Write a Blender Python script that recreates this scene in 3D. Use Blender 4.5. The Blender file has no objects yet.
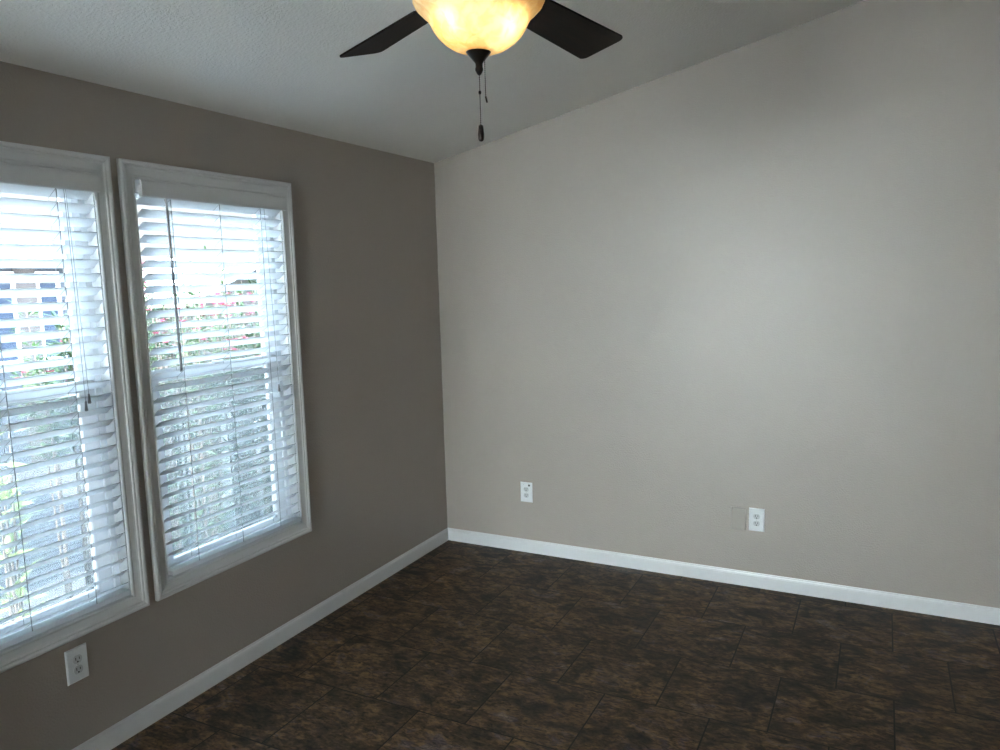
import bpy, bmesh, math, random
from mathutils import Vector, Matrix
random.seed(7)
S = bpy.context.scene
COL = S.collection
PI = math.pi

# ------------------------------------------------------------------ camera, sky, sun, exposure
def cam_setup():
    f, yaw, pit, rol = 749.47, -0.4737, -0.1263, -0.0269
    cd = bpy.data.cameras.new('camera'); c = bpy.data.objects.new('camera', cd); COL.objects.link(c)
    cd.sensor_width = 36.0; cd.lens = f / 1000 * 36.0; cd.clip_start = 0.02
    cy, sy = math.cos(yaw), math.sin(yaw)
    fwd = Vector((sy * math.cos(pit), cy * math.cos(pit), math.sin(pit)))
    right = Vector((cy, -sy, 0)); up = right.cross(fwd)
    r2 = math.cos(rol) * right + math.sin(rol) * up
    u2 = -math.sin(rol) * right + math.cos(rol) * up
    m = Matrix((r2, u2, -fwd)).transposed().to_4x4()
    m.translation = Vector((2.5331, -4.1171, 1.7063))
    c.matrix_world = m
    S.camera = c
cam_setup()
S.view_settings.view_transform = 'Standard'
S.view_settings.look = 'None'
S.view_settings.gamma = 1.0
S.view_settings.use_curve_mapping = False
S.view_settings.exposure = 1.72
S.cycles.max_bounces = 14
S.cycles.diffuse_bounces = 9
S.cycles.glossy_bounces = 4
S.cycles.transmission_bounces = 8
S.cycles.transparent_max_bounces = 24
S.cycles.sample_clamp_indirect = 8.0
S.cycles.caustics_reflective = False
S.cycles.caustics_refractive = False

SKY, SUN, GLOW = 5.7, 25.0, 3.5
w = bpy.data.worlds.new('sky'); S.world = w; w.use_nodes = True
nt = w.node_tree; nt.nodes.clear()
wo = nt.nodes.new('ShaderNodeOutputWorld'); bg = nt.nodes.new('ShaderNodeBackground')
tc = nt.nodes.new('ShaderNodeTexCoord'); sx = nt.nodes.new('ShaderNodeSeparateXYZ')
rp = nt.nodes.new('ShaderNodeValToRGB')
rp.color_ramp.elements[0].position = 0.0; rp.color_ramp.elements[0].color = (0.93, 0.97, 1.0, 1)
rp.color_ramp.elements[1].position = 0.8; rp.color_ramp.elements[1].color = (0.50, 0.68, 0.95, 1)
nt.links.new(tc.outputs['Generated'], sx.inputs[0]); nt.links.new(sx.outputs['Z'], rp.inputs[0])
nt.links.new(rp.outputs[0], bg.inputs[0])
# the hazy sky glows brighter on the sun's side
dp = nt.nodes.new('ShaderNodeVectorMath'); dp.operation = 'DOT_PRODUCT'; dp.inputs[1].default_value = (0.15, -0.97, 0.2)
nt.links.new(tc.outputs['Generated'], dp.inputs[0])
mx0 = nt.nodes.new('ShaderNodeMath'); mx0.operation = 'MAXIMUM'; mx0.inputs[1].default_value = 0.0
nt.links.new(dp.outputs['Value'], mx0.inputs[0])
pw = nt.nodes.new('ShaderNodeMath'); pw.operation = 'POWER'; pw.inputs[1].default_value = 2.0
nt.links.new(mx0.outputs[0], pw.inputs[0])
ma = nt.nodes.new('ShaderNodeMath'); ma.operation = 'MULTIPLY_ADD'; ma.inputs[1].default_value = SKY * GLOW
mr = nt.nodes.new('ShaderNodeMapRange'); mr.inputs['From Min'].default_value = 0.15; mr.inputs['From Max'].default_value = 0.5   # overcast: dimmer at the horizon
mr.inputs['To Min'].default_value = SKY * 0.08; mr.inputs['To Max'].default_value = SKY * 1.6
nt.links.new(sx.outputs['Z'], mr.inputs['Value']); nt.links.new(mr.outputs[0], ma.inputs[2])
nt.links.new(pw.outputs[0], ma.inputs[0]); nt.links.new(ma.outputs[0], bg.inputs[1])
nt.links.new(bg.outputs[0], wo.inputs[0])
sd = bpy.data.lights.new('sun', 'SUN'); sd.energy = SUN; sd.angle = 0.009; sd.color = (1.0, 0.95, 0.87)
so = bpy.data.objects.new('sun', sd); COL.objects.link(so)
so.rotation_euler = Vector((-0.15, 0.6, -1.0)).to_track_quat('-Z', 'Y').to_euler()

# ------------------------------------------------------------------ materials
def new_mat(name):
    m = bpy.data.materials.new(name); m.use_nodes = True
    return m, m.node_tree, m.node_tree.nodes['Principled BSDF']
def N(nt, t, **kw):
    n = nt.nodes.new(t)
    for k, v in kw.items(): setattr(n, k, v)
    return n
def plain(name, col, rough=0.5, metal=0.0, var=0.06, scale=30.0, bump=0.0, spec=0.5, trans=0.0):
    m, nt, b = new_mat(name)
    tc = N(nt, 'ShaderNodeTexCoord'); no = N(nt, 'ShaderNodeTexNoise'); no.inputs['Scale'].default_value = scale
    no.inputs['Detail'].default_value = 3
    nt.links.new(tc.outputs['Object'], no.inputs['Vector'])
    mx = N(nt, 'ShaderNodeMix', data_type='RGBA')
    mx.inputs['A'].default_value = (*[c * (1 - var) for c in col], 1)
    mx.inputs['B'].default_value = (*[min(1, c * (1 + var)) for c in col], 1)
    nt.links.new(no.outputs['Fac'], mx.inputs['Factor']); nt.links.new(mx.outputs['Result'], b.inputs['Base Color'])
    b.inputs['Roughness'].default_value = rough; b.inputs['Metallic'].default_value = metal
    b.inputs['Specular IOR Level'].default_value = spec
    if bump:
        bp = N(nt, 'ShaderNodeBump'); bp.inputs['Strength'].default_value = bump; bp.inputs['Distance'].default_value = 0.002
        nt.links.new(no.outputs['Fac'], bp.inputs['Height']); nt.links.new(bp.outputs[0], b.inputs['Normal'])
    if trans:
        tr = N(nt, 'ShaderNodeBsdfTranslucent'); tr.inputs['Color'].default_value = (*col, 1)
        ms = N(nt, 'ShaderNodeMixShader'); ms.inputs[0].default_value = trans
        out = nt.nodes['Material Output']
        nt.links.new(b.outputs[0], ms.inputs[1]); nt.links.new(tr.outputs[0], ms.inputs[2]); nt.links.new(ms.outputs[0], out.inputs[0])
    return m
def textured_paint(name, col, rough, bump, scale):
    m, nt, b = new_mat(name)
    tc = N(nt, 'ShaderNodeTexCoord')
    n1 = N(nt, 'ShaderNodeTexNoise'); n1.inputs['Scale'].default_value = scale; n1.inputs['Detail'].default_value = 4
    n2 = N(nt, 'ShaderNodeTexNoise'); n2.inputs['Scale'].default_value = 2.2; n2.inputs['Detail'].default_value = 2
    nt.links.new(tc.outputs['Object'], n1.inputs['Vector']); nt.links.new(tc.outputs['Object'], n2.inputs['Vector'])
    r = N(nt, 'ShaderNodeValToRGB'); r.color_ramp.elements[0].position = 0.42; r.color_ramp.elements[1].position = 0.62
    nt.links.new(n1.outputs['Fac'], r.inputs[0])
    bp = N(nt, 'ShaderNodeBump'); bp.inputs['Strength'].default_value = bump; bp.inputs['Distance'].default_value = 0.0015
    nt.links.new(r.outputs[0], bp.inputs['Height']); nt.links.new(bp.outputs[0], b.inputs['Normal'])
    mx = N(nt, 'ShaderNodeMix', data_type='RGBA')
    mx.inputs['A'].default_value = (*[c * 0.97 for c in col], 1); mx.inputs['B'].default_value = (*[c * 1.03 for c in col], 1)
    nt.links.new(n2.outputs['Fac'], mx.inputs['Factor']); nt.links.new(mx.outputs['Result'], b.inputs['Base Color'])
    b.inputs['Roughness'].default_value = rough
    return m
def floor_material():
    m, nt, b = new_mat('slate look vinyl tile'); L = nt.links
    tc = N(nt, 'ShaderNodeTexCoord'); mp = N(nt, 'ShaderNodeMapping')
    mp.inputs['Location'].default_value = (FLX, FLY, 0)
    L.new(tc.outputs['Object'], mp.inputs['Vector'])
    br = N(nt, 'ShaderNodeTexBrick'); br.offset = 0.5; br.offset_frequency = 2; br.squash = 1.0
    br.inputs['Scale'].default_value = 1.0; br.inputs['Brick Width'].default_value = 0.4242; br.inputs['Row Height'].default_value = 0.4265
    br.inputs['Mortar Size'].default_value = 0.0032; br.inputs['Mortar Smooth'].default_value = 0.1
    br.inputs['Color1'].default_value = (0, 0, 0, 1); br.inputs['Color2'].default_value = (1, 1, 1, 1); br.inputs['Mortar'].default_value = (0.5, 0.5, 0.5, 1)
    L.new(mp.outputs[0], br.inputs['Vector'])
    mul = N(nt, 'ShaderNodeMath', operation='MULTIPLY'); mul.inputs[1].default_value = 37.0
    L.new(br.outputs['Color'], mul.inputs[0])
    def noise(scale, detail, dist, stretch=(1, 1, 1)):
        mm = N(nt, 'ShaderNodeMapping'); mm.inputs['Scale'].default_value = stretch
        L.new(tc.outputs['Object'], mm.inputs['Vector'])
        n = N(nt, 'ShaderNodeTexNoise', noise_dimensions='4D')
        n.inputs['Scale'].default_value = scale; n.inputs['Detail'].default_value = detail; n.inputs['Distortion'].default_value = dist
        n.inputs['Roughness'].default_value = 0.62
        L.new(mm.outputs[0], n.inputs['Vector']); L.new(mul.outputs[0], n.inputs['W'])
        return n
    na = noise(6.5, 10, 1.3, (0.8, 1.25, 1)); nb = noise(11.0, 10, 1.8, (0.7, 1.4, 1)); nc = noise(42.0, 8, 1.2, (0.6, 1.3, 1))
    ra = N(nt, 'ShaderNodeValToRGB'); e = ra.color_ramp.elements
    e[0].position = 0.33; e[0].color = (0.009, 0.008, 0.008, 1)
    e[1].position = 0.70; e[1].color = (0.150, 0.128, 0.120, 1)
    for pos, c in ((0.42, (0.030, 0.024, 0.019, 1)), (0.50, (0.066, 0.048, 0.033, 1)), (0.57, (0.112, 0.080, 0.048, 1)), (0.63, (0.088, 0.074, 0.080, 1))):
        k = e.new(pos); k.color = c
    L.new(na.outputs['Fac'], ra.inputs[0])
    rb = N(nt, 'ShaderNodeValToRGB'); e = rb.color_ramp.elements
    e[0].position = 0.35; e[0].color = (0.60, 0.58, 0.70, 1); e[1].position = 0.66; e[1].color = (1.95, 1.66, 1.16, 1)
    L.new(nb.outputs['Fac'], rb.inputs[0])
    m1 = N(nt, 'ShaderNodeMix', data_type='RGBA', blend_type='MULTIPLY'); m1.inputs['Factor'].default_value = 1.0
    L.new(ra.outputs[0], m1.inputs['A']); L.new(rb.outputs[0], m1.inputs['B'])
    rc = N(nt, 'ShaderNodeValToRGB'); e = rc.color_ramp.elements
    e[0].position = 0.36; e[0].color = (0.12, 0.12, 0.12, 1); e[1].position = 0.61; e[1].color = (1.55, 1.5, 1.5, 1)
    L.new(nc.outputs['Fac'], rc.inputs[0])
    m2 = N(nt, 'ShaderNodeMix', data_type='RGBA', blend_type='MULTIPLY'); m2.inputs['Factor'].default_value = 0.95
    L.new(m1.outputs['Result'], m2.inputs['A']); L.new(rc.outputs[0], m2.inputs['B'])
    m3 = N(nt, 'ShaderNodeMix', data_type='RGBA'); m3.inputs['B'].default_value = (0.004, 0.0035, 0.003, 1)
    L.new(br.outputs['Fac'], m3.inputs['Factor']); L.new(m2.outputs['Result'], m3.inputs['A'])
    L.new(m3.outputs['Result'], b.inputs['Base Color'])
    b.inputs['Roughness'].default_value = 0.55; b.inputs['Specular IOR Level'].default_value = 0.35
    inv = N(nt, 'ShaderNodeMath', operation='MULTIPLY_ADD'); inv.inputs[1].default_value = -1.2
    L.new(br.outputs['Fac'], inv.inputs[0]); L.new(na.outputs['Fac'], inv.inputs[2])
    bp = N(nt, 'ShaderNodeBump'); bp.inputs['Strength'].default_value = 0.35; bp.inputs['Distance'].default_value = 0.002
    L.new(inv.outputs[0], bp.inputs['Height']); L.new(bp.outputs[0], b.inputs['Normal'])
    return m
FLX, FLY = -1.351 + 0.4242 * 5, 0.0735 + 0.4265 * 20     # a joint at x = 1.351, a row line at y = -0.0735
def glass_material():
    m, nt, b = new_mat('window glass'); nt.nodes.remove(b)
    t = N(nt, 'ShaderNodeBsdfTransparent'); t.inputs[0].default_value = (0.93, 0.96, 0.95, 1)
    g = N(nt, 'ShaderNodeBsdfGlossy'); g.inputs['Roughness'].default_value = 0.02
    fr = N(nt, 'ShaderNodeFresnel'); fr.inputs[0].default_value = 1.35
    ms = N(nt, 'ShaderNodeMixShader'); nt.links.new(fr.outputs[0], ms.inputs[0])
    nt.links.new(t.outputs[0], ms.inputs[1]); nt.links.new(g.outputs[0], ms.inputs[2])
    nt.links.new(ms.outputs[0], nt.nodes['Material Output'].inputs[0])
    return m
def screen_material():
    m, nt, b = new_mat('insect mesh')
    t = N(nt, 'ShaderNodeBsdfTransparent'); ms = N(nt, 'ShaderNodeMixShader'); ms.inputs[0].default_value = 0.30
    b = N(nt, 'ShaderNodeBsdfTranslucent'); b.inputs['Color'].default_value = (0.055, 0.064, 0.068, 1)
    nt.links.new(t.outputs[0], ms.inputs[1]); nt.links.new(b.outputs[0], ms.inputs[2])
    nt.links.new(ms.outputs[0], nt.nodes['Material Output'].inputs[0])
    return m
def amber_glass():
    m, nt, b = new_mat('amber scavo glass'); nt.nodes.remove(b); L = nt.links
    tc = N(nt, 'ShaderNodeTexCoord'); n1 = N(nt, 'ShaderNodeTexNoise'); n1.inputs['Scale'].default_value = 38; n1.inputs['Detail'].default_value = 6
    n1.inputs['Distortion'].default_value = 0.8
    n2 = N(nt, 'ShaderNodeTexNoise'); n2.inputs['Scale'].default_value = 9; n2.inputs['Detail'].default_value = 3
    L.new(tc.outputs['Object'], n1.inputs['Vector']); L.new(tc.outputs['Object'], n2.inputs['Vector'])
    ad = N(nt, 'ShaderNodeMath', operation='MULTIPLY_ADD'); ad.inputs[1].default_value = 0.55
    L.new(n2.outputs['Fac'], ad.inputs[0])
    hf = N(nt, 'ShaderNodeMath', operation='MULTIPLY'); hf.inputs[1].default_value = 0.5
    L.new(n1.outputs['Fac'], hf.inputs[0]); L.new(hf.outputs[0], ad.inputs[2])
    r = N(nt, 'ShaderNodeValToRGB'); e = r.color_ramp.elements
    e[0].position = 0.43; e[0].color = (0.84, 0.63, 0.34, 1); e[1].position = 0.60; e[1].color = (0.97, 0.88, 0.65, 1)
    L.new(ad.outputs[0], r.inputs[0])
    tr = N(nt, 'ShaderNodeBsdfTranslucent'); L.new(r.outputs[0], tr.inputs[0])
    df = N(nt, 'ShaderNodeBsdfPrincipled'); L.new(r.outputs[0], df.inputs['Base Color']); df.inputs['Roughness'].default_value = 0.25
    ms = N(nt, 'ShaderNodeMixShader'); ms.inputs[0].default_value = 0.62
    L.new(df.outputs[0], ms.inputs[1]); L.new(tr.outputs[0], ms.inputs[2])
    L.new(ms.outputs[0], nt.nodes['Material Output'].inputs[0])
    return m
def bulb_glow():
    m, nt, b = new_mat('lit bulb glass'); nt.nodes.remove(b)
    e = N(nt, 'ShaderNodeEmission'); e.inputs[0].default_value = (1.0, 0.86, 0.64, 1); e.inputs[1].default_value = BULB
    nt.links.new(e.outputs[0], nt.nodes['Material Output'].inputs[0])
    return m
BULB = 9.0
def wood_material():
    m, nt, b = new_mat('dark walnut'); L = nt.links
    tc = N(nt, 'ShaderNodeTexCoord'); mp = N(nt, 'ShaderNodeMapping'); mp.inputs['Scale'].default_value = (3, 60, 60)
    n = N(nt, 'ShaderNodeTexNoise'); n.inputs['Scale'].default_value = 1.5; n.inputs['Detail'].default_value = 6
    L.new(tc.outputs['Object'], mp.inputs['Vector']); L.new(mp.outputs[0], n.inputs['Vector'])
    r = N(nt, 'ShaderNodeValToRGB'); e = r.color_ramp.elements
    e[0].position = 0.35; e[0].color = (0.004, 0.0025, 0.002, 1); e[1].position = 0.7; e[1].color = (0.018, 0.0075, 0.0055, 1)
    L.new(n.outputs['Fac'], r.inputs[0]); L.new(r.outputs[0], b.inputs['Base Color'])
    b.inputs['Roughness'].default_value = 0.5; b.inputs['Specular IOR Level'].default_value = 0.1
    return m
M = dict(
    wall=textured_paint('greige orange peel paint', (0.384, 0.345, 0.304), 0.30, 0.35, 130),
    ceil=textured_paint('off white textured ceiling paint', (0.83, 0.82, 0.79), 0.7, 0.5, 90),
    floor=floor_material(),
    trim=plain('white semi gloss trim paint', (0.72, 0.735, 0.74), 0.35, var=0.02),
    vinyl=plain('white vinyl', (0.80, 0.82, 0.83), 0.4, var=0.02, trans=0.25),
    slat=plain('white blind slat', (0.84, 0.865, 0.88), 0.38, var=0.015, trans=0.50),
    cord=plain('grey cord', (0.30, 0.31, 0.31), 0.8),
    wand=plain('smoky plastic wand', (0.50, 0.52, 0.53), 0.25),
    tassel=plain('grey tassel', (0.20, 0.20, 0.20), 0.5),
    plate=plain('white plastic plate', (0.80, 0.83, 0.85), 0.3, var=0.015),
    face=plain('light grey receptacle face', (0.60, 0.63, 0.65), 0.4, var=0.01),
    slot=plain('dark slot', (0.012, 0.012, 0.014), 0.6),
    screw=plain('painted screw', (0.62, 0.64, 0.65), 0.3, metal=0.3),
    painted=textured_paint('painted over plate', (0.376, 0.345, 0.304), 0.4, 0.1, 130),
    bronze=plain('oil rubbed bronze', (0.016, 0.012, 0.010), 0.30, metal=0.85, var=0.2),
    chain=plain('dark bead chain', (0.06, 0.05, 0.045), 0.35, metal=0.8),
    wood=wood_material(), glass=glass_material(), screen=screen_material(), amber=amber_glass(), bulb=bulb_glow(),
    ground=plain('grey asphalt', (0.012, 0.0135, 0.016), 0.9, var=0.15, scale=3),
    bounce_ground=plain('pale bounce gravel', (0.66, 0.64, 0.60), 0.95, var=0.3, scale=6),
    concrete=plain('pale bounce concrete', (0.70, 0.69, 0.67), 0.9, var=0.06, scale=5),
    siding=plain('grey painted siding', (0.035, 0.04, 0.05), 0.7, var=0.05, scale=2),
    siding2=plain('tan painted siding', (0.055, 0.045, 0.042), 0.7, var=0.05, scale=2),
    darkglass=plain('dark window pane', (0.03, 0.04, 0.06), 0.08),
    fascia=plain('white fascia paint', (0.8, 0.82, 0.84), 0.5, var=0.02),
    roof=plain('grey shingle', (0.22, 0.22, 0.23), 0.9, var=0.2, scale=20),
    leaf=plain('oleander leaf', (0.022, 0.050, 0.016), 0.5, var=0.5, scale=4, trans=0.3),
    lime=plain('yellow green leaf', (0.11, 0.16, 0.03), 0.45, var=0.35, scale=6, trans=0.3),
    petal=plain('pink petal', (0.20, 0.012, 0.05), 0.6, var=0.2, scale=9, trans=0.3),
    bark=plain('grey brown bark', (0.05, 0.038, 0.03), 0.9, var=0.2),
)

# ------------------------------------------------------------------ mesh helpers
class MB:
    def __init__(s): s.v = []; s.f = []; s.sm = []
    def add(s, vs, fs, smooth=False):
        o = len(s.v); s.v += [tuple(v) for v in vs]
        for f in fs: s.f.append([i + o for i in f]); s.sm.append(smooth)
        return s
    def box(s, x0, x1, y0, y1, z0, z1):
        vs = [(x, y, z) for x in (x0, x1) for y in (y0, y1) for z in (z0, z1)]
        return s.add(vs, [(0, 1, 3, 2), (4, 6, 7, 5), (0, 4, 5, 1), (2, 3, 7, 6), (0, 2, 6, 4), (1, 5, 7, 3)])
    def extrude_y(s, prof, y0, y1, smooth=False):          # prof: (x, z) polygon
        n = len(prof)
        vs = [(x, y0, z) for x, z in prof] + [(x, y1, z) for x, z in prof]
        fs = [(i, (i + 1) % n, (i + 1) % n + n, i + n) for i in range(n)]
        s.add(vs, fs, smooth); return s.add(vs, [tuple(range(n))[::-1], tuple(range(n, 2 * n))])
    def extrude_x(s, prof, x0, x1):                        # prof: (y, z)
        n = len(prof)
        vs = [(x0, y, z) for y, z in prof] + [(x1, y, z) for y, z in prof]
        return s.add(vs, [(i, (i + 1) % n, (i + 1) % n + n, i + n) for i in range(n)] + [tuple(range(n))[::-1], tuple(range(n, 2 * n))])
    def lathe(s, prof, c=(0, 0, 0), n=48, caps=True, smooth=True):   # prof: (r, z)
        vs = [(c[0] + r * math.cos(2 * PI * k / n), c[1] + r * math.sin(2 * PI * k / n), c[2] + z) for r, z in prof for k in range(n)]
        m = len(prof)
        s.add(vs, [(i * n + k, i * n + (k + 1) % n, (i + 1) * n + (k + 1) % n, (i + 1) * n + k) for i in range(m - 1) for k in range(n)], smooth)
        if caps:
            for i, rev in ((0, True), (m - 1, False)):
                ring = [vs[i * n + k] for k in range(n)]
                s.add(ring, [tuple(range(n))[::-1] if rev else tuple(range(n))])
        return s
    def tube(s, pts, r, n=8, taper=None):
        pts = [Vector(p) for p in pts]; vs = []
        for i, p in enumerate(pts):
            d = (pts[min(i + 1, len(pts) - 1)] - pts[max(i - 1, 0)]).normalized()
            a = d.orthogonal().normalized(); b = d.cross(a)
            if i:                                           # keep the ring from twisting
                a = (pa - d * pa.dot(d)).normalized(); b = d.cross(a)
            pa = a
            rr = r if taper is None else r + (taper - r) * i / (len(pts) - 1)
            vs += [p + rr * (math.cos(2 * PI * k / n) * a + math.sin(2 * PI * k / n) * b) for k in range(n)]
        m = len(pts)
        s.add(vs, [(i * n + k, i * n + (k + 1) % n, (i + 1) * n + (k + 1) % n, (i + 1) * n + k) for i in range(m - 1) for k in range(n)], True)
        return s.add(vs, [tuple(range(n))[::-1], tuple(range((m - 1) * n, m * n))])
    def frame(s, y0, y1, z0, z1, prof, x=0.0):             # mitred frame round a hole in a wall of constant x; prof (outward, height) closed
        n = len(prof); vs = []
        for sy, sz in ((-1, -1), (1, -1), (1, 1), (-1, 1)):
            for d, h in prof:
                vs.append((x + h, (y0 - d) if sy < 0 else (y1 + d), (z0 - d) if sz < 0 else (z1 + d)))
        fs = []
        for c in range(4):
            c2 = (c + 1) % 4
            for i in range(n): fs.append((c * n + i, c * n + (i + 1) % n, c2 * n + (i + 1) % n, c2 * n + i))
        return s.add(vs, fs)
    def build(s, name, mat, parent=None, bevel=0.0, loc=(0, 0, 0), solid=True):
        me = bpy.data.meshes.new(name)
        me.from_pydata(s.v, [], s.f); me.polygons.foreach_set('use_smooth', s.sm)
        if solid:
            bm = bmesh.new(); bm.from_mesh(me); bmesh.ops.remove_doubles(bm, verts=bm.verts, dist=1e-6)
            bmesh.ops.recalc_face_normals(bm, faces=bm.faces); bm.to_mesh(me); bm.free()
        me.materials.append(mat); me.update()
        o = bpy.data.objects.new(name, me); COL.objects.link(o); o.location = loc
        if parent: o.parent = parent
        if bevel:
            b = o.modifiers.new('bevel', 'BEVEL'); b.width = bevel; b.segments = 2; b.limit_method = 'ANGLE'
        return o
def empty(name, loc=(0, 0, 0), rz=0.0):
    o = bpy.data.objects.new(name, None); COL.objects.link(o); o.location = loc; o.rotation_euler = (0, 0, rz)
    o.empty_display_size = 0.1
    return o
def tag(o, label, cat, group=None):
    o['label'] = label; o['category'] = cat
    if group: o['group'] = group
    return o
def struct(o, label=None, cat=None):
    o['kind'] = 'structure'
    if label: o['label'] = label
    if cat: o['category'] = cat
    return o
def copy_tree(o, parent=None):
    c = o.copy(); COL.objects.link(c)
    if parent: c.parent = parent
    for ch in list(o.children): copy_tree(ch, c)
    return c

# ------------------------------------------------------------------ room shell
H, SL = 2.44, 0.2183                                       # side wall height, rise of the vaulted ceiling per metre
RX, RY, T = 6.0, -8.0, 0.13
WZ0, WZ1, WY0, WY1, DY = 0.545, 2.122, -2.160, -1.385, -0.9406   # clear opening of the farther window; the nearer one is shifted by DY
wl = MB()
ys = [RY - T, WY0 + DY, WY1 + DY, WY0, WY1, T]
for i in range(5):
    if i in (1, 3):
        wl.box(-T, 0, ys[i], ys[i + 1], -0.02, WZ0); wl.box(-T, 0, ys[i], ys[i + 1], WZ1, H + 0.03)
    else: wl.box(-T, 0, ys[i], ys[i + 1], -0.02, H + 0.03)
struct(wl.build('wall_left', M['wall']), 'greige wall with the two blind covered windows', 'wall')
zt = lambda x: H + SL * x
struct(MB().add([(x, y, z) for y in (0, T) for x, z in ((0, -0.02), (RX, -0.02), (RX, zt(RX) + 0.03), (0, H + 0.03))],
    [(0, 1, 2, 3), (7, 6, 5, 4), (0, 4, 5, 1), (1, 5, 6, 2), (2, 6, 7, 3), (3, 7, 4, 0)]).build('wall_back', M['wall']),
    'plain greige wall rising to the vaulted ceiling', 'wall')
struct(MB().box(RX, RX + T, RY, T, -0.02, zt(RX) + 0.03).build('wall_right', M['wall']), 'greige wall on the right, out of the photo', 'wall')
struct(MB().add([(x, y, z) for y in (-4.12, -4.0) for x, z in ((0, 0), (0.34, 0), (0.34, zt(0.34)), (0, H))],
    [(0, 1, 2, 3), (7, 6, 5, 4), (0, 4, 5, 1), (1, 5, 6, 2), (2, 6, 7, 3), (3, 7, 4, 0)]).build('light_block_partition', M['wall']),
    'short greige partition, unseen, added to block the door light', 'wall')  # unseen stub added to keep door light off the left wall and corner
# wall behind the camera, with the opening for the added sliding door
wf = MB()

FX0, FX1, FZ1 = 0.10, 1.75, 2.38                            # unseen patio door, added behind the camera to light the room
wf.box(-T, FX0, RY - T, RY, -0.02, H + 0.1); wf.box(FX1, RX + T, RY - T, RY, -0.02, H + 1.2); wf.box(FX0, FX1, RY - T, RY, FZ1, H + 0.6)
struct(wf.build('wall_front', M['wall']), 'greige wall behind the camera', 'wall')
struct(MB().extrude_y([(-T, zt(-T)), (RX + T, zt(RX + T)), (RX + T, zt(RX + T) + 0.12), (-T, zt(-T) + 0.12)], RY - T, T).build('ceiling', M['ceil']),
    'off white textured vaulted ceiling', 'ceiling')
struct(MB().box(-T, RX + T, RY - T, T, -0.12, 0).build('floor', M['floor']), 'dark slate look tile floor in a running bond', 'floor')
bp = [(0, 0), (0.012, 0), (0.012, 0.062), (0.010, 0.070), (0.006, 0.074), (0.004, 0.081), (0, 0.081)]
struct(MB().extrude_y(bp, RY, -4.12).extrude_y(bp, -4.0, -0.0).build('baseboard_left', M['trim']), 'white baseboard under the windows', 'baseboard')
struct(MB().extrude_x([(-a, z) for a, z in bp], 0.0, RX).build('baseboard_back', M['trim']), 'white baseboard along the plain wall', 'baseboard')
struct(MB().extrude_y([(RX - a, z) for a, z in bp], RY, 0).build('baseboard_right', M['trim']), 'white baseboard along the right wall', 'baseboard')

# ------------------------------------------------------------------ windows
CAS = [(0, 0), (0, 0.008), (0.004, 0.0115), (0.009, 0.0115), (0.012, 0.009), (0.030, 0.011), (0.036, 0.0125), (0.039, 0.0165), (0.044, 0.0175),
       (0.047, 0.0145), (0.050, 0.0185), (0.055, 0.020), (0.060, 0.0195), (0.0645, 0.016), (0.0645, 0)]
def rect_ring(mb, x0, x1, y0, y1, z0, z1, wy, wz0, wz1=None):
    wz1 = wz1 or wz0
    mb.box(x0, x1, y0, y0 + wy, z0, z1); mb.box(x0, x1, y1 - wy, y1, z0, z1)
    mb.box(x0, x1, y0 + wy, y1 - wy, z0, z0 + wz0); mb.box(x0, x1, y0 + wy, y1 - wy, z1 - wz1, z1)
    return mb
def window(n, dy, label):
    root = struct(empty('window_%d' % n, (0, WY0 + dy, WZ0)), label, 'window')
    W, HH = WY1 - WY0, WZ1 - WZ0
    P = lambda mb, name, mat, bev=0.0, par=root: mb.build(name, mat, par, bevel=bev)
    P(MB().frame(0, W, 0, HH, CAS), 'casing', M['trim'])
    # painted jamb lining the opening, then the vinyl frame
    j = MB(); rect_ring(j, -0.05, 0.0, 0, W, 0, HH, 0.004, 0.004); P(j, 'jamb', M['trim'])
    f = MB(); rect_ring(f, -0.128, -0.05, 0.0, W, 0.0, HH, 0.026, 0.012, 0.026); P(f, 'window_frame', M['vinyl'], 0.003)
    mid = 1.357 - WZ0; a = 0.026
    us = MB(); rect_ring(us, -0.118, -0.094, a, W - a, mid - 0.018, HH - a, 0.034, 0.036, 0.034); u = P(us, 'upper_sash', M['vinyl'], 0.003)
    ls = MB(); rect_ring(ls, -0.086, -0.060, a, W - a, 0.012, mid + 0.022, 0.058, 0.034, 0.040); l = P(ls, 'lower_sash', M['vinyl'], 0.003)
    P(MB().box(-0.107, -0.104, a + 0.030, W - a - 0.030, mid + 0.012, HH - a - 0.03), 'glass_pane', M['glass'], par=u)
    P(MB().box(-0.075, -0.072, a + 0.054, W - a - 0.054, 0.04, mid - 0.014), 'glass_pane', M['glass'], par=l)
    k = MB().box(-0.062, -0.050, W / 2 - 0.03, W / 2 + 0.03, mid + 0.0225, mid + 0.034); P(k, 'sash_lock', M['vinyl'], 0.002, l)
    sf = MB(); rect_ring(sf, -0.1275, -0.1195, a, W - a, 0.012, mid - 0.02, 0.014, 0.014); sfo = P(sf, 'screen_frame', M['trim'], 0.0)
    P(MB().box(-0.1240, -0.1235, a + 0.012, W - a - 0.012, 0.024, mid - 0.032), 'screen_mesh', M['screen'], par=sfo)
    return root
window(1, DY, 'white framed window nearer the camera, cut by the left edge of the photo')
window(2, 0.0, 'white framed window nearer the room corner, seen whole')

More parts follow.
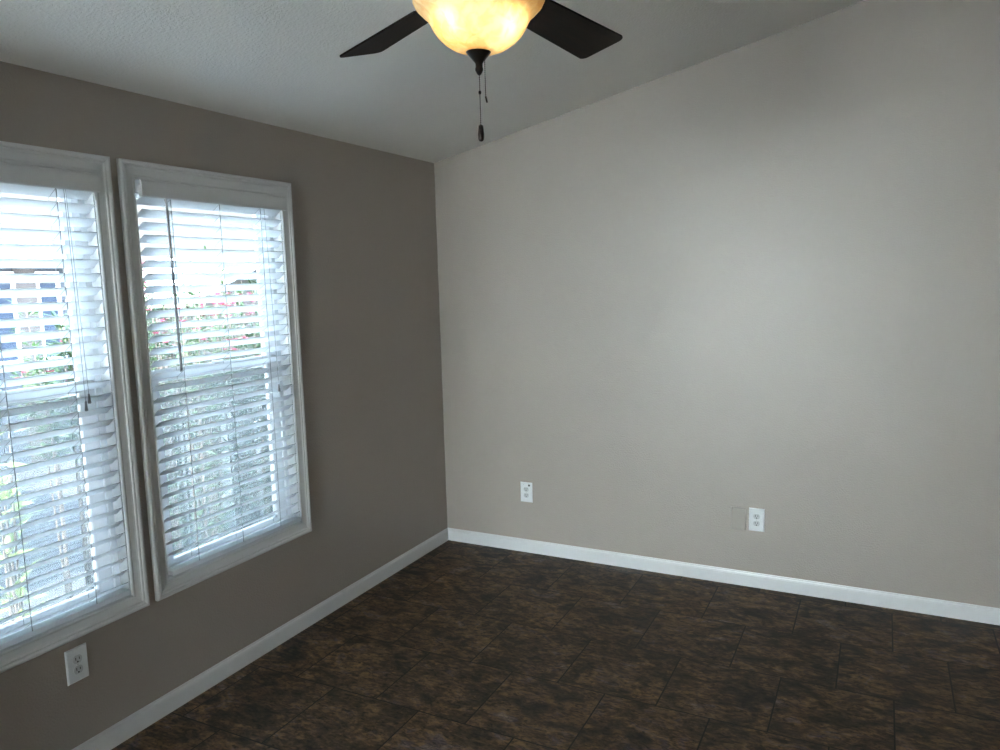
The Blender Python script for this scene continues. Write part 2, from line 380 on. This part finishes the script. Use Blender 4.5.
dr = struct(empty('added_door_1', (FX0, RY, 0)), 'unseen glass patio door added behind the camera to light the room', 'door')
W2 = FX1 - FX0
for nm, a, b, y0, y1, c, d, wy, wz in (('door_frame', 0, W2, -0.11, -0.02, 0, FZ1, 0.03, 0.03), ('door_sash', 0.03, W2 / 2 + 0.03, -0.10, -0.07, 0.03, FZ1 - 0.03, 0.05, 0.07), ('door_sash', W2 / 2 - 0.03, W2 - 0.03, -0.06, -0.03, 0.03, FZ1 - 0.03, 0.05, 0.07)):
    f = MB().box(a, a + wy, y0, y1, c, d).box(b - wy, b, y0, y1, c, d).box(a + wy, b - wy, y0, y1, c, c + wz).box(a + wy, b - wy, y0, y1, d - wz, d)
    fo = f.build(nm, M['vinyl'], dr)
    if nm == 'door_sash': MB().box(a + wy - 0.01, b - wy + 0.01, (y0 + y1) / 2 - 0.003, (y0 + y1) / 2 + 0.003, c + wz - 0.01, d - wz + 0.01).build('glass_pane', M['glass'], fo)

# ------------------------------------------------------------------ blinds
PITCH, Z0, NS, TH = 0.0483, 2.059, 31, math.radians(35)
def slat_profile(xi, zi, wdt, th, ang):
    # inner top edge at (xi, zi); slopes down towards the glass
    d = (-math.cos(ang), -math.sin(ang)); nn = (math.sin(ang), -math.cos(ang))       # along the slat, and its underside
    pts = [(0.001, 0), (wdt * 0.3, -0.0010), (wdt * 0.7, -0.0010), (wdt - 0.001, 0), (wdt, th * 0.4), (wdt - 0.001, th), (wdt * 0.7, th - 0.0010), (wdt * 0.3, th - 0.0010), (0.001, th), (0, th * 0.5)]
    return [(xi + a * d[0] + b * nn[0], zi + a * d[1] + b * nn[1]) for a, b in pts]
def make_blind():
    root = empty('window_blind', (0, WY0, WZ1))
    W = WY1 - WY0; Z = lambda z: z - WZ1
    sl = MB()
    for k in range(NS):
        sl.extrude_y(slat_profile(0.020, Z(Z0 - PITCH * k), 0.050, 0.003, TH), 0.012, W - 0.014)
    sl.build('slat_panel', M['slat'], root)
    MB().box(-0.030, 0.021, 0.012, W - 0.014, Z(0.558), Z(0.577)).build('bottom_rail', M['slat'], root, bevel=0.003)
    MB().box(-0.034, 0.020, 0.006, W - 0.006, Z(2.068), -0.005).build('headrail', M['vinyl'], root, bevel=0.002)
    v = MB(); zv0, zv1 = Z(2.052), Z(2.1165)
    v.extrude_y([(0.033, zv0), (0.037, zv0), (0.040, zv0 + 0.006), (0.040, zv1 - 0.010), (0.037, zv1 - 0.003), (0.035, zv1), (0.031, zv1), (0.031, zv0 + 0.003)], 0.0035, W - 0.003)
    v.box(0.020, 0.0335, 0.0035, 0.0065, zv0 + 0.004, zv1 - 0.02); v.box(0.020, 0.0335, W - 0.006, W - 0.003, zv0 + 0.004, zv1 - 0.02)
    v.build('valance', M['trim'], root)
    for yy in (0.143, 0.388, 0.622):
        c = MB()
        xo, zo = 0.020 - 0.050 * math.cos(TH) - 0.0012, -0.050 * math.sin(TH)
        c.tube([(0.0222, yy, Z(2.068)), (0.0222, yy, Z(0.577))], 0.0014, 6)
        c.tube([(xo, yy, Z(2.068)), (xo, yy, Z(0.577))], 0.0009, 6)
        for k in range(NS):
            z = Z(Z0 - PITCH * k) - 0.0042
            c.tube([(0.0222, yy, z), (xo, yy, z + zo)], 0.0007, 4)
        lc = c.build('ladder_cord', M['cord'], root)
    wd = MB().tube([(0.028, 0.110, Z(2.066)), (0.041, 0.1075, Z(2.035)), (0.042, 0.114, Z(1.382))], 0.0052, 10)
    wd.tube([(0.042, 0.114, Z(1.39)), (0.042, 0.114, Z(1.376))], 0.0055, 8)
    wd.build('tilt_wand', M['wand'], root)
    return root
def pull_cord(root, y, z, spread=0.0):
    c = MB(); Z = lambda q: q - WZ1
    c.tube([(0.027, y, Z(2.066)), (0.031, y + spread * 0.3, Z(1.8)), (0.031, y + spread, Z(z + 0.018))], 0.0010, 6)
    o = c.build('pull_cord', M['cord'], root)
    MB().lathe([(0.0015, 0.036), (0.003, 0.034), (0.0055, 0.006), (0.006, 0.002), (0.0045, 0.0)], (0.031, y + spread, Z(z) - 0.016), 12).build('tassel', M['tassel'], o)
b2 = make_blind()
b1 = copy_tree(b2); b1.location = (0, WY0 + DY, WZ1)
pull_cord(b2, 0.640, 1.232, 0.018)
pull_cord(b1, 0.652, 1.325, 0.010); pull_cord(b1, 0.646, 1.300, 0.002)
tag(b2, 'white slatted blind in the window nearer the room corner, grey wand at its left', 'blind', 'white window blinds')
tag(b1, 'white slatted blind in the window cut by the left edge of the photo', 'blind', 'white window blinds')

# ------------------------------------------------------------------ outlets (built on a wall facing +x, turned for the back wall)
def rounded_disc(mb, y, z, ry, rz, x0, x1, flat, n=24):
    pts = []
    for k in range(n):
        a = 2 * PI * k / n; py, pz = ry * math.cos(a), rz * math.sin(a)
        pts.append((y + py, z + max(-flat, min(flat, pz))))
    return mb.extrude_x(pts, x0, x1)
def plate_body(w, h, t=0.0065, lip=0.004):
    mb = MB()
    vs = [(0, -w, -h), (0, w, -h), (0, w, h), (0, -w, h), (t * 0.5, -w, -h), (t * 0.5, w, -h), (t * 0.5, w, h), (t * 0.5, -w, h),
          (t, -w + lip, -h + lip), (t, w - lip, -h + lip), (t, w - lip, h - lip), (t, -w + lip, h - lip)]
    fs = [(3, 2, 1, 0), (8, 9, 10, 11)]
    for b in (0, 4):
        for i in range(4): fs.append((b + i, b + (i + 1) % 4, b + 4 + (i + 1) % 4, b + 4 + i))
    return mb.add(vs, fs)
def make_outlet():
    root = empty('wall_outlet')
    plate_body(0.0400, 0.0632).build('cover_plate', M['plate'], root)
    for s in (1, -1):
        z = 0.0195 * s
        r = rounded_disc(MB(), 0, z, 0.0172, 0.0172, 0.005, 0.0085, 0.0142).build('receptacle', M['face'], root)
        q = MB()
        q.box(0.0083, 0.0089, -0.0078, -0.0052, z - 0.002, z + 0.0085); q.box(0.0083, 0.0089, 0.0052, 0.0078, z - 0.001, z + 0.0075)
        rounded_disc(q, 0, z - 0.0085, 0.0030, 0.0030, 0.0083, 0.0089, 0.0030, 12)
        q.build('contact_slot', M['slot'], r)
    sc = MB()
    rounded_disc(sc, 0, 0, 0.0032, 0.0032, 0.006, 0.0078, 0.0032, 12)
    sc.build('screw', M['screw'], root)
    return root
o1 = make_outlet(); o1.location = (0, -2.562, 0.3815)
o2 = copy_tree(o1); o2.location = (0.5875, 0, 0.3875); o2.rotation_euler = (0, 0, -PI / 2)
o3 = copy_tree(o1); o3.location = (1.9615, 0, 0.3808); o3.rotation_euler = (0, 0, -PI / 2)
MB().lathe([(0.0062, 0), (0.0068, 0.002), (0.0055, 0.0032)], n=16).build('round_port', M['slot'], o2)
pt = [c for c in o2.children if c.name.startswith('round_port')][0]
pt.rotation_euler = (0, PI / 2, 0); pt.location = (0.0062, 0.021, 0.046)
MB().lathe([(0.0032, 0), (0.0032, 0.0012)], n=12).build('plate_screw', M['screw'], o2, loc=(0.0062, -0.018, 0.050)).rotation_euler = (0, PI / 2, 0)
tag(o1, 'white power outlet on the window wall, below the nearer window', 'outlet', 'white wall outlets')
tag(o2, 'white outlet nearest the room corner, with a small dark port at its top', 'outlet', 'white wall outlets')
tag(o3, 'bright white outlet directly beside the wall coloured blank plate', 'outlet', 'white wall outlets')
bp_ = empty('blank_plate', (1.866, 0, 0.3765), -PI / 2)
plate_body(0.0395, 0.0625, 0.0085).build('cover_plate', M['painted'], bp_)
for z in (0.021, -0.021):
    rounded_disc(MB(), 0, z, 0.003, 0.003, 0.005, 0.0091, 0.003, 12).build('screw', M['painted'], bp_)
tag(bp_, 'blank cover plate painted in the wall colour, left of the bright white outlet', 'wall plate')

# ------------------------------------------------------------------ ceiling fan
FX, FY, ZB = 1.660, -2.471, 2.402
fan = empty('ceiling_fan', (FX, FY, zt(FX)))
tag(fan, 'ceiling fan with dark walnut blades and a lit amber glass bowl', 'ceiling fan')
FZ = lambda z: z - zt(FX)
can = MB().lathe([(0.030, -0.105), (0.045, -0.10), (0.062, -0.06), (0.070, -0.02), (0.070, 0.012)])
can.build('canopy', M['bronze'], fan)
MB().tube([(0, 0, -0.10), (0, 0, FZ(2.515))], 0.0135, 20).build('downrod', M['bronze'], fan)
MB().lathe([(0.030, 0.165), (0.050, 0.155), (0.095, 0.135), (0.118, 0.105), (0.122, 0.070), (0.110, 0.038), (0.085, 0.024), (0.060, 0.020), (0.060, 0.0)], (0, 0, FZ(2.385))).build('motor_housing', M['bronze'], fan)
MB().lathe([(0.058, 0.045), (0.064, 0.035), (0.066, 0.012), (0.150, 0.006), (0.152, 0.0), (0.060, -0.003)], (0, 0, FZ(2.358))).build('light_fitter', M['bronze'], fan)
def blade_mesh():
    L0, L1 = 0.20, 0.66
    pts = []
    hw0, hw1, r1 = 0.056, 0.0745, 0.022
    out = [(L0, -hw0 + 0.02), (L0 + 0.02, -hw0)]
    for k in range(7):
        a = -PI / 2 + k * PI / 12; out.append((L1 - r1 + r1 * math.cos(a), -hw1 + r1 + r1 * math.sin(a)))
    for k in range(7):
        a = k * PI / 12; out.append((L1 - r1 + r1 * math.cos(a), hw1 - r1 + r1 * math.sin(a)))
    out += [(L0 + 0.02, hw0), (L0, hw0 - 0.02)]
    n = len(out); mb = MB()
    mb.add([(x, y, z) for z in (-0.003, 0.003) for x, y in out], [tuple(range(n))[::-1], tuple(range(n, 2 * n))] + [(i, (i + 1) % n, (i + 1) % n + n, i + n) for i in range(n)])
    return mb
def iron_mesh():
    mb = MB()
    out = [(0.085, -0.016), (0.14, -0.012), (0.19, -0.03), (0.225, -0.036), (0.262, -0.026), (0.285, 0.0), (0.262, 0.026), (0.225, 0.036), (0.19, 0.03), (0.14, 0.012), (0.085, 0.016)]
    n = len(out)
    mb.add([(x, y, z) for z in (0.003, 0.009) for x, y in out], [tuple(range(n))[::-1], tuple(range(n, 2 * n))] + [(i, (i + 1) % n, (i + 1) % n + n, i + n) for i in range(n)])
    return mb
blade0 = None
for k, deg in enumerate((152.2, 83.0, 10.5, 297.5, 225.5)):
    if blade0 is None:
        bl = blade0 = blade_mesh().build('blade', M['wood'], fan, bevel=0.0015)
        ir = iron_mesh().build('blade_iron', M['bronze'], bl, bevel=0.0015)
        for (sx_, sy_) in ((0.225, 0.018), (0.225, -0.018), (0.262, 0.0)):
            pass
    else:
        bl = copy_tree(blade0, fan)
    bl.location = (0, 0, FZ(ZB)); bl.rotation_mode = 'XYZ'
    bl.rotation_euler = (math.radians(-14.5), 0, math.radians(deg))
BOWL = [(0.140, 0.020), (0.150, 0.014), (0.1555, 0.004), (0.156, -0.006), (0.150, -0.018), (0.138, -0.030), (0.126, -0.040), (0.118, -0.052), (0.111, -0.066), (0.101, -0.081), (0.086, -0.096), (0.066, -0.109), (0.042, -0.118), (0.012, -0.122)]
bowl = MB()
prof = BOWL + [(max(r - 0.004, 0.008), z + 0.004) for r, z in reversed(BOWL)]
bowl.lathe(prof, (0, 0, FZ(2.3635)), 72, caps=False)
bowl.build('glass_bowl', M['amber'], fan)
ZP = FZ(2.3635) - 0.124
MB().lathe([(0.0315, 0.0125), (0.0325, 0.009), (0.031, 0.006), (0.026, -0.001), (0.018, -0.010), (0.011, -0.018), (0.0085, -0.022), (0.0085, -0.030), (0.0095, -0.032), (0.0095, -0.037), (0.0075, -0.041), (0.0045, -0.046), (0.002, -0.048)], (-0.004, -0.001, ZP)).build('finial', M['bronze'], fan)
def chain(x, y, z0, z1, r=0.0013):
    mb = MB(); n = max(4, int((z0 - z1) / 0.0045))
    for i in range(n):
        z = z0 - (z0 - z1) * (i + 0.5) / n
        mb.lathe([(0.0002, 0.002), (r, 0.0012), (r * 1.15, 0.0), (r, -0.0012), (0.0002, -0.002)], (x, y, z), 8)
    mb.tube([(x, y, z0), (x, y, z1)], 0.0006, 6)
    return mb
c1 = chain(-0.004, -0.001, ZP - 0.046, FZ(2.076)).build('pull_chain', M['chain'], fan)
MB().lathe([(0.0028, 0.004), (0.0035, 0.0), (0.0028, -0.004)], (-0.004, -0.001, FZ(2.152)), 12).build('chain_coupling', M['bronze'], c1)
MB().lathe([(0.0025, 0.002), (0.0055, 0.0), (0.0065, -0.008), (0.0075, -0.020), (0.0070, -0.031), (0.0045, -0.036), (0.001, -0.037)], (-0.004, -0.001, FZ(2.075)), 16).build('pull_handle', M['bronze'], c1)
cx, cy = 0.0085, 0.0045
c2 = chain(cx, cy, FZ(2.246), FZ(2.140), 0.0012).build('pull_chain', M['chain'], fan)
MB().tube([(cx, cy, FZ(2.142)), (cx + 0.003, cy + 0.001, FZ(2.128))], 0.0022, 10).build('chain_end', M['bronze'], c2)
for ang in (249, 345, 117):
    a = math.radians(ang)
    ctr = Vector((0.074 * math.cos(a), 0.074 * math.sin(a), FZ(2.312)))
    sk = MB().tube([(0.035 * math.cos(a), 0.035 * math.sin(a), FZ(2.352)), ctr + Vector((-0.012 * math.cos(a), -0.012 * math.sin(a), 0.018))], 0.014, 16).build('lamp_socket', M['bronze'], fan)
    bb = MB()
    n = 20; R = 0.021
    bb.lathe([(R * math.sin(t) + 0.0003, R * math.cos(t)) for t in [PI * i / n for i in range(n + 1)]], (0, 0, 0), 24)
    bo = bb.build('bulb', M['bulb'], sk, loc=ctr)

# ------------------------------------------------------------------ outside
GZ = -0.75
struct(MB().box(-40, 15, -8.3, 40, GZ - 0.2, GZ).build('ground', M['ground']), 'grey asphalt driveway outside the windows', 'ground')
struct(MB().box(-40, 15, -40, -8.3, GZ - 0.2, GZ).build('bounce_yard', M['bounce_ground']), 'pale bounce gravel yard added unseen behind the house to bounce light', 'yard')  # unseen ground made pale to bounce light onto ceiling and upper wall
struct(MB().box(-2.7, -T - 0.02, -8.3, 6, GZ, GZ + 0.03).build('bounce_walkway', M['concrete']), 'pale bounce concrete walk added unseen along the house to bounce light', 'bounce_walkway')  # slab added below the sight line, bounces sunlight up through the slats
pc = empty('sky_block_roof', (1.2, RY - T - 0.12, 2.50))  # unseen roof added to keep high sky light out of the door
tag(pc, 'unseen roof added behind the camera to block high sky', 'added roof')
MB().box(-2.2, 2.6, -2.6, 0, 0, 0.08).build('roof_panel', M['fascia'], pc)
for x in (-2.1, 2.5): MB().box(x - 0.05, x + 0.05, -2.55, -2.45, GZ - 2.5, 0).build('post', M['fascia'], pc)
nh = empty('carport', (-3.3, -0.40, GZ))
tag(nh, 'low carport with white fascia and slim posts seen through the nearer blind', 'carport')
CH = 2.68
MB().box(-4.6, -0.06, -10.0, -0.06, CH + 0.02, CH + 0.12).build('roof_panel', M['roof'], nh)
MB().box(-0.06, 0.0, -10.0, 0.0, CH - 0.02, CH + 0.16).box(-4.6, -0.06, -0.06, 0.0, CH - 0.02, CH + 0.16).build('fascia', M['fascia'], nh)
for x, y in ((-0.35, -0.95), (-0.35, -4.5), (-0.35, -8.0), (-4.3, -0.95), (-4.3, -4.5), (-4.3, -8.0)):
    MB().box(x - 0.05, x + 0.05, y - 0.05, y + 0.05, 0, CH + 0.02).build('post', M['fascia'], nh)
nb = empty('neighbour_house', (-8.4, -7.0, GZ))
tag(nb, 'dim grey house wall with white framed windows behind the carport', 'house')
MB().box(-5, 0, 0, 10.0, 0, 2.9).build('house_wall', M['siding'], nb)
MB().box(-5.3, 0.3, -0.3, 10.3, 2.9, 3.0).build('roof', M['roof'], nb)
for y0, y1 in ((7.4, 9.25), (9.56, 9.90)):
    f = MB(); rect_ring(f, 0.0, 0.05, y0, y1, 1.45, 2.75, 0.035, 0.06); fo = f.build('window_frame', M['fascia'], nb)
    MB().box(0.005, 0.02, y0 + 0.05, y1 - 0.05, 1.50, 2.57).build('window_pane', M['darkglass'], fo)
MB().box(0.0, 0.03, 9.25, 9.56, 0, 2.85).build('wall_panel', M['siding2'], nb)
h2 = empty('gable_shed', (-9.5, 6.2, GZ))
tag(h2, 'pale gabled shed beyond the pink flowering shrubs', 'shed')
MB().box(-3, 0, 0, 4, 0, 2.2).build('shed_wall', M['siding2'], h2)
MB().extrude_x([(-0.4, 2.1), (2, 3.0), (4.4, 2.1), (4.4, 2.25), (2, 3.15), (-0.4, 2.25)], -3.3, 0.3).build('roof', M['fascia'], h2)

def leaf(mb, p, d, L, wd, droop):
    d = d.normalized(); side = d.cross(Vector((0, 0, 1)))
    if side.length < 0.1: side = Vector((1, 0, 0))
    side.normalize(); side = (side + Vector((random.uniform(-.4, .4), random.uniform(-.4, .4), random.uniform(-.6, .6)))).normalized()
    m1 = p + d * L * 0.45; t = p + d * L + Vector((0, 0, -droop * L))
    nn = d.cross(side) * wd * 0.25
    mb.add([p, m1 - side * wd + nn, m1, m1 + side * wd + nn, t], [(0, 1, 2), (0, 2, 3), (1, 4, 2), (2, 4, 3)])
def shrub(name, base, h, rad, nst, mat, leaves, flowers, L=0.12, wd=0.012, lo=0.03):
    root = empty(name, base)
    st, fo, fl = MB(), MB(), MB()
    for i in range(nst):
        a = random.uniform(0, 2 * PI); rr = rad * math.sqrt(random.random())
        hh = h * random.uniform(0.7, 1.0)
        b = Vector((0.55 * rad * math.cos(a), 0.55 * rad * math.sin(a), 0)); tip = Vector((rr * math.cos(a), rr * math.sin(a), hh))
        mid = (b + tip) / 2 + Vector((0, 0, 0.08 * h)) - Vector((math.cos(a), math.sin(a), 0)) * 0.1 * rr
        path = [b, (b * .5 + mid * .5), mid, mid * .5 + tip * .5, tip]
        st.tube(path, 0.012, 6, 0.003)
        for k in range(leaves):
            u = random.uniform(lo, 1.0); s_ = u * 4; i0 = min(int(s_), 3); p = path[i0].lerp(path[i0 + 1], s_ - i0)
            d = Vector((random.uniform(-1, 1), random.uniform(-1, 1), random.uniform(-0.1, 0.9)))
            leaf(fo, p + d * 0.02, d, L * random.uniform(0.7, 1.25), wd * random.uniform(0.8, 1.3), random.uniform(0, 0.3))
        if random.random() < flowers:
            for q in range(5):
                c = tip.lerp(path[3], random.random() * 0.6) + Vector((random.uniform(-.05, .05), random.uniform(-.05, .05), random.uniform(-.02, .06)))
                for k in range(5):
                    an = 2 * PI * k / 5 + q
                    leaf(fl, c, Vector((math.cos(an), math.sin(an), 0.5)), 0.035, 0.014, 0.1)
    s0 = st.build('stem', M['bark'], root)
    fo.build('foliage', mat, root, solid=False)
    if fl.v: fl.build('blossom', M['petal'], root, solid=False)
    return root
shr = [((-3.0, -0.50, GZ), 2.40, 0.36, 'pink flowering shrub at the right edge of the nearer window'),
       ((-3.1, 0.50, GZ), 2.80, 0.52, 'tallest pink flowering shrub, in the left half of the corner window'),
       ((-3.2, 1.52, GZ), 2.55, 0.46, 'pink flowering shrub in the right half of the corner window')]
for i, (b, h, r, lab) in enumerate(shr):
    tag(shrub('oleander_shrub', b, h, r, 60 if i else 14, M['leaf'], 80 if i else 130, 0.6, lo=0.03 if i else 0.5), lab, 'shrub', 'pink flowering shrubs outside')
tag(shrub('leafy_plant', (-1.55, -2.02, GZ), 1.80, 0.26, 9, M['lime'], 24, 0.0, 0.16, 0.02), 'yellow green leafy plant close outside the nearer window', 'plant')
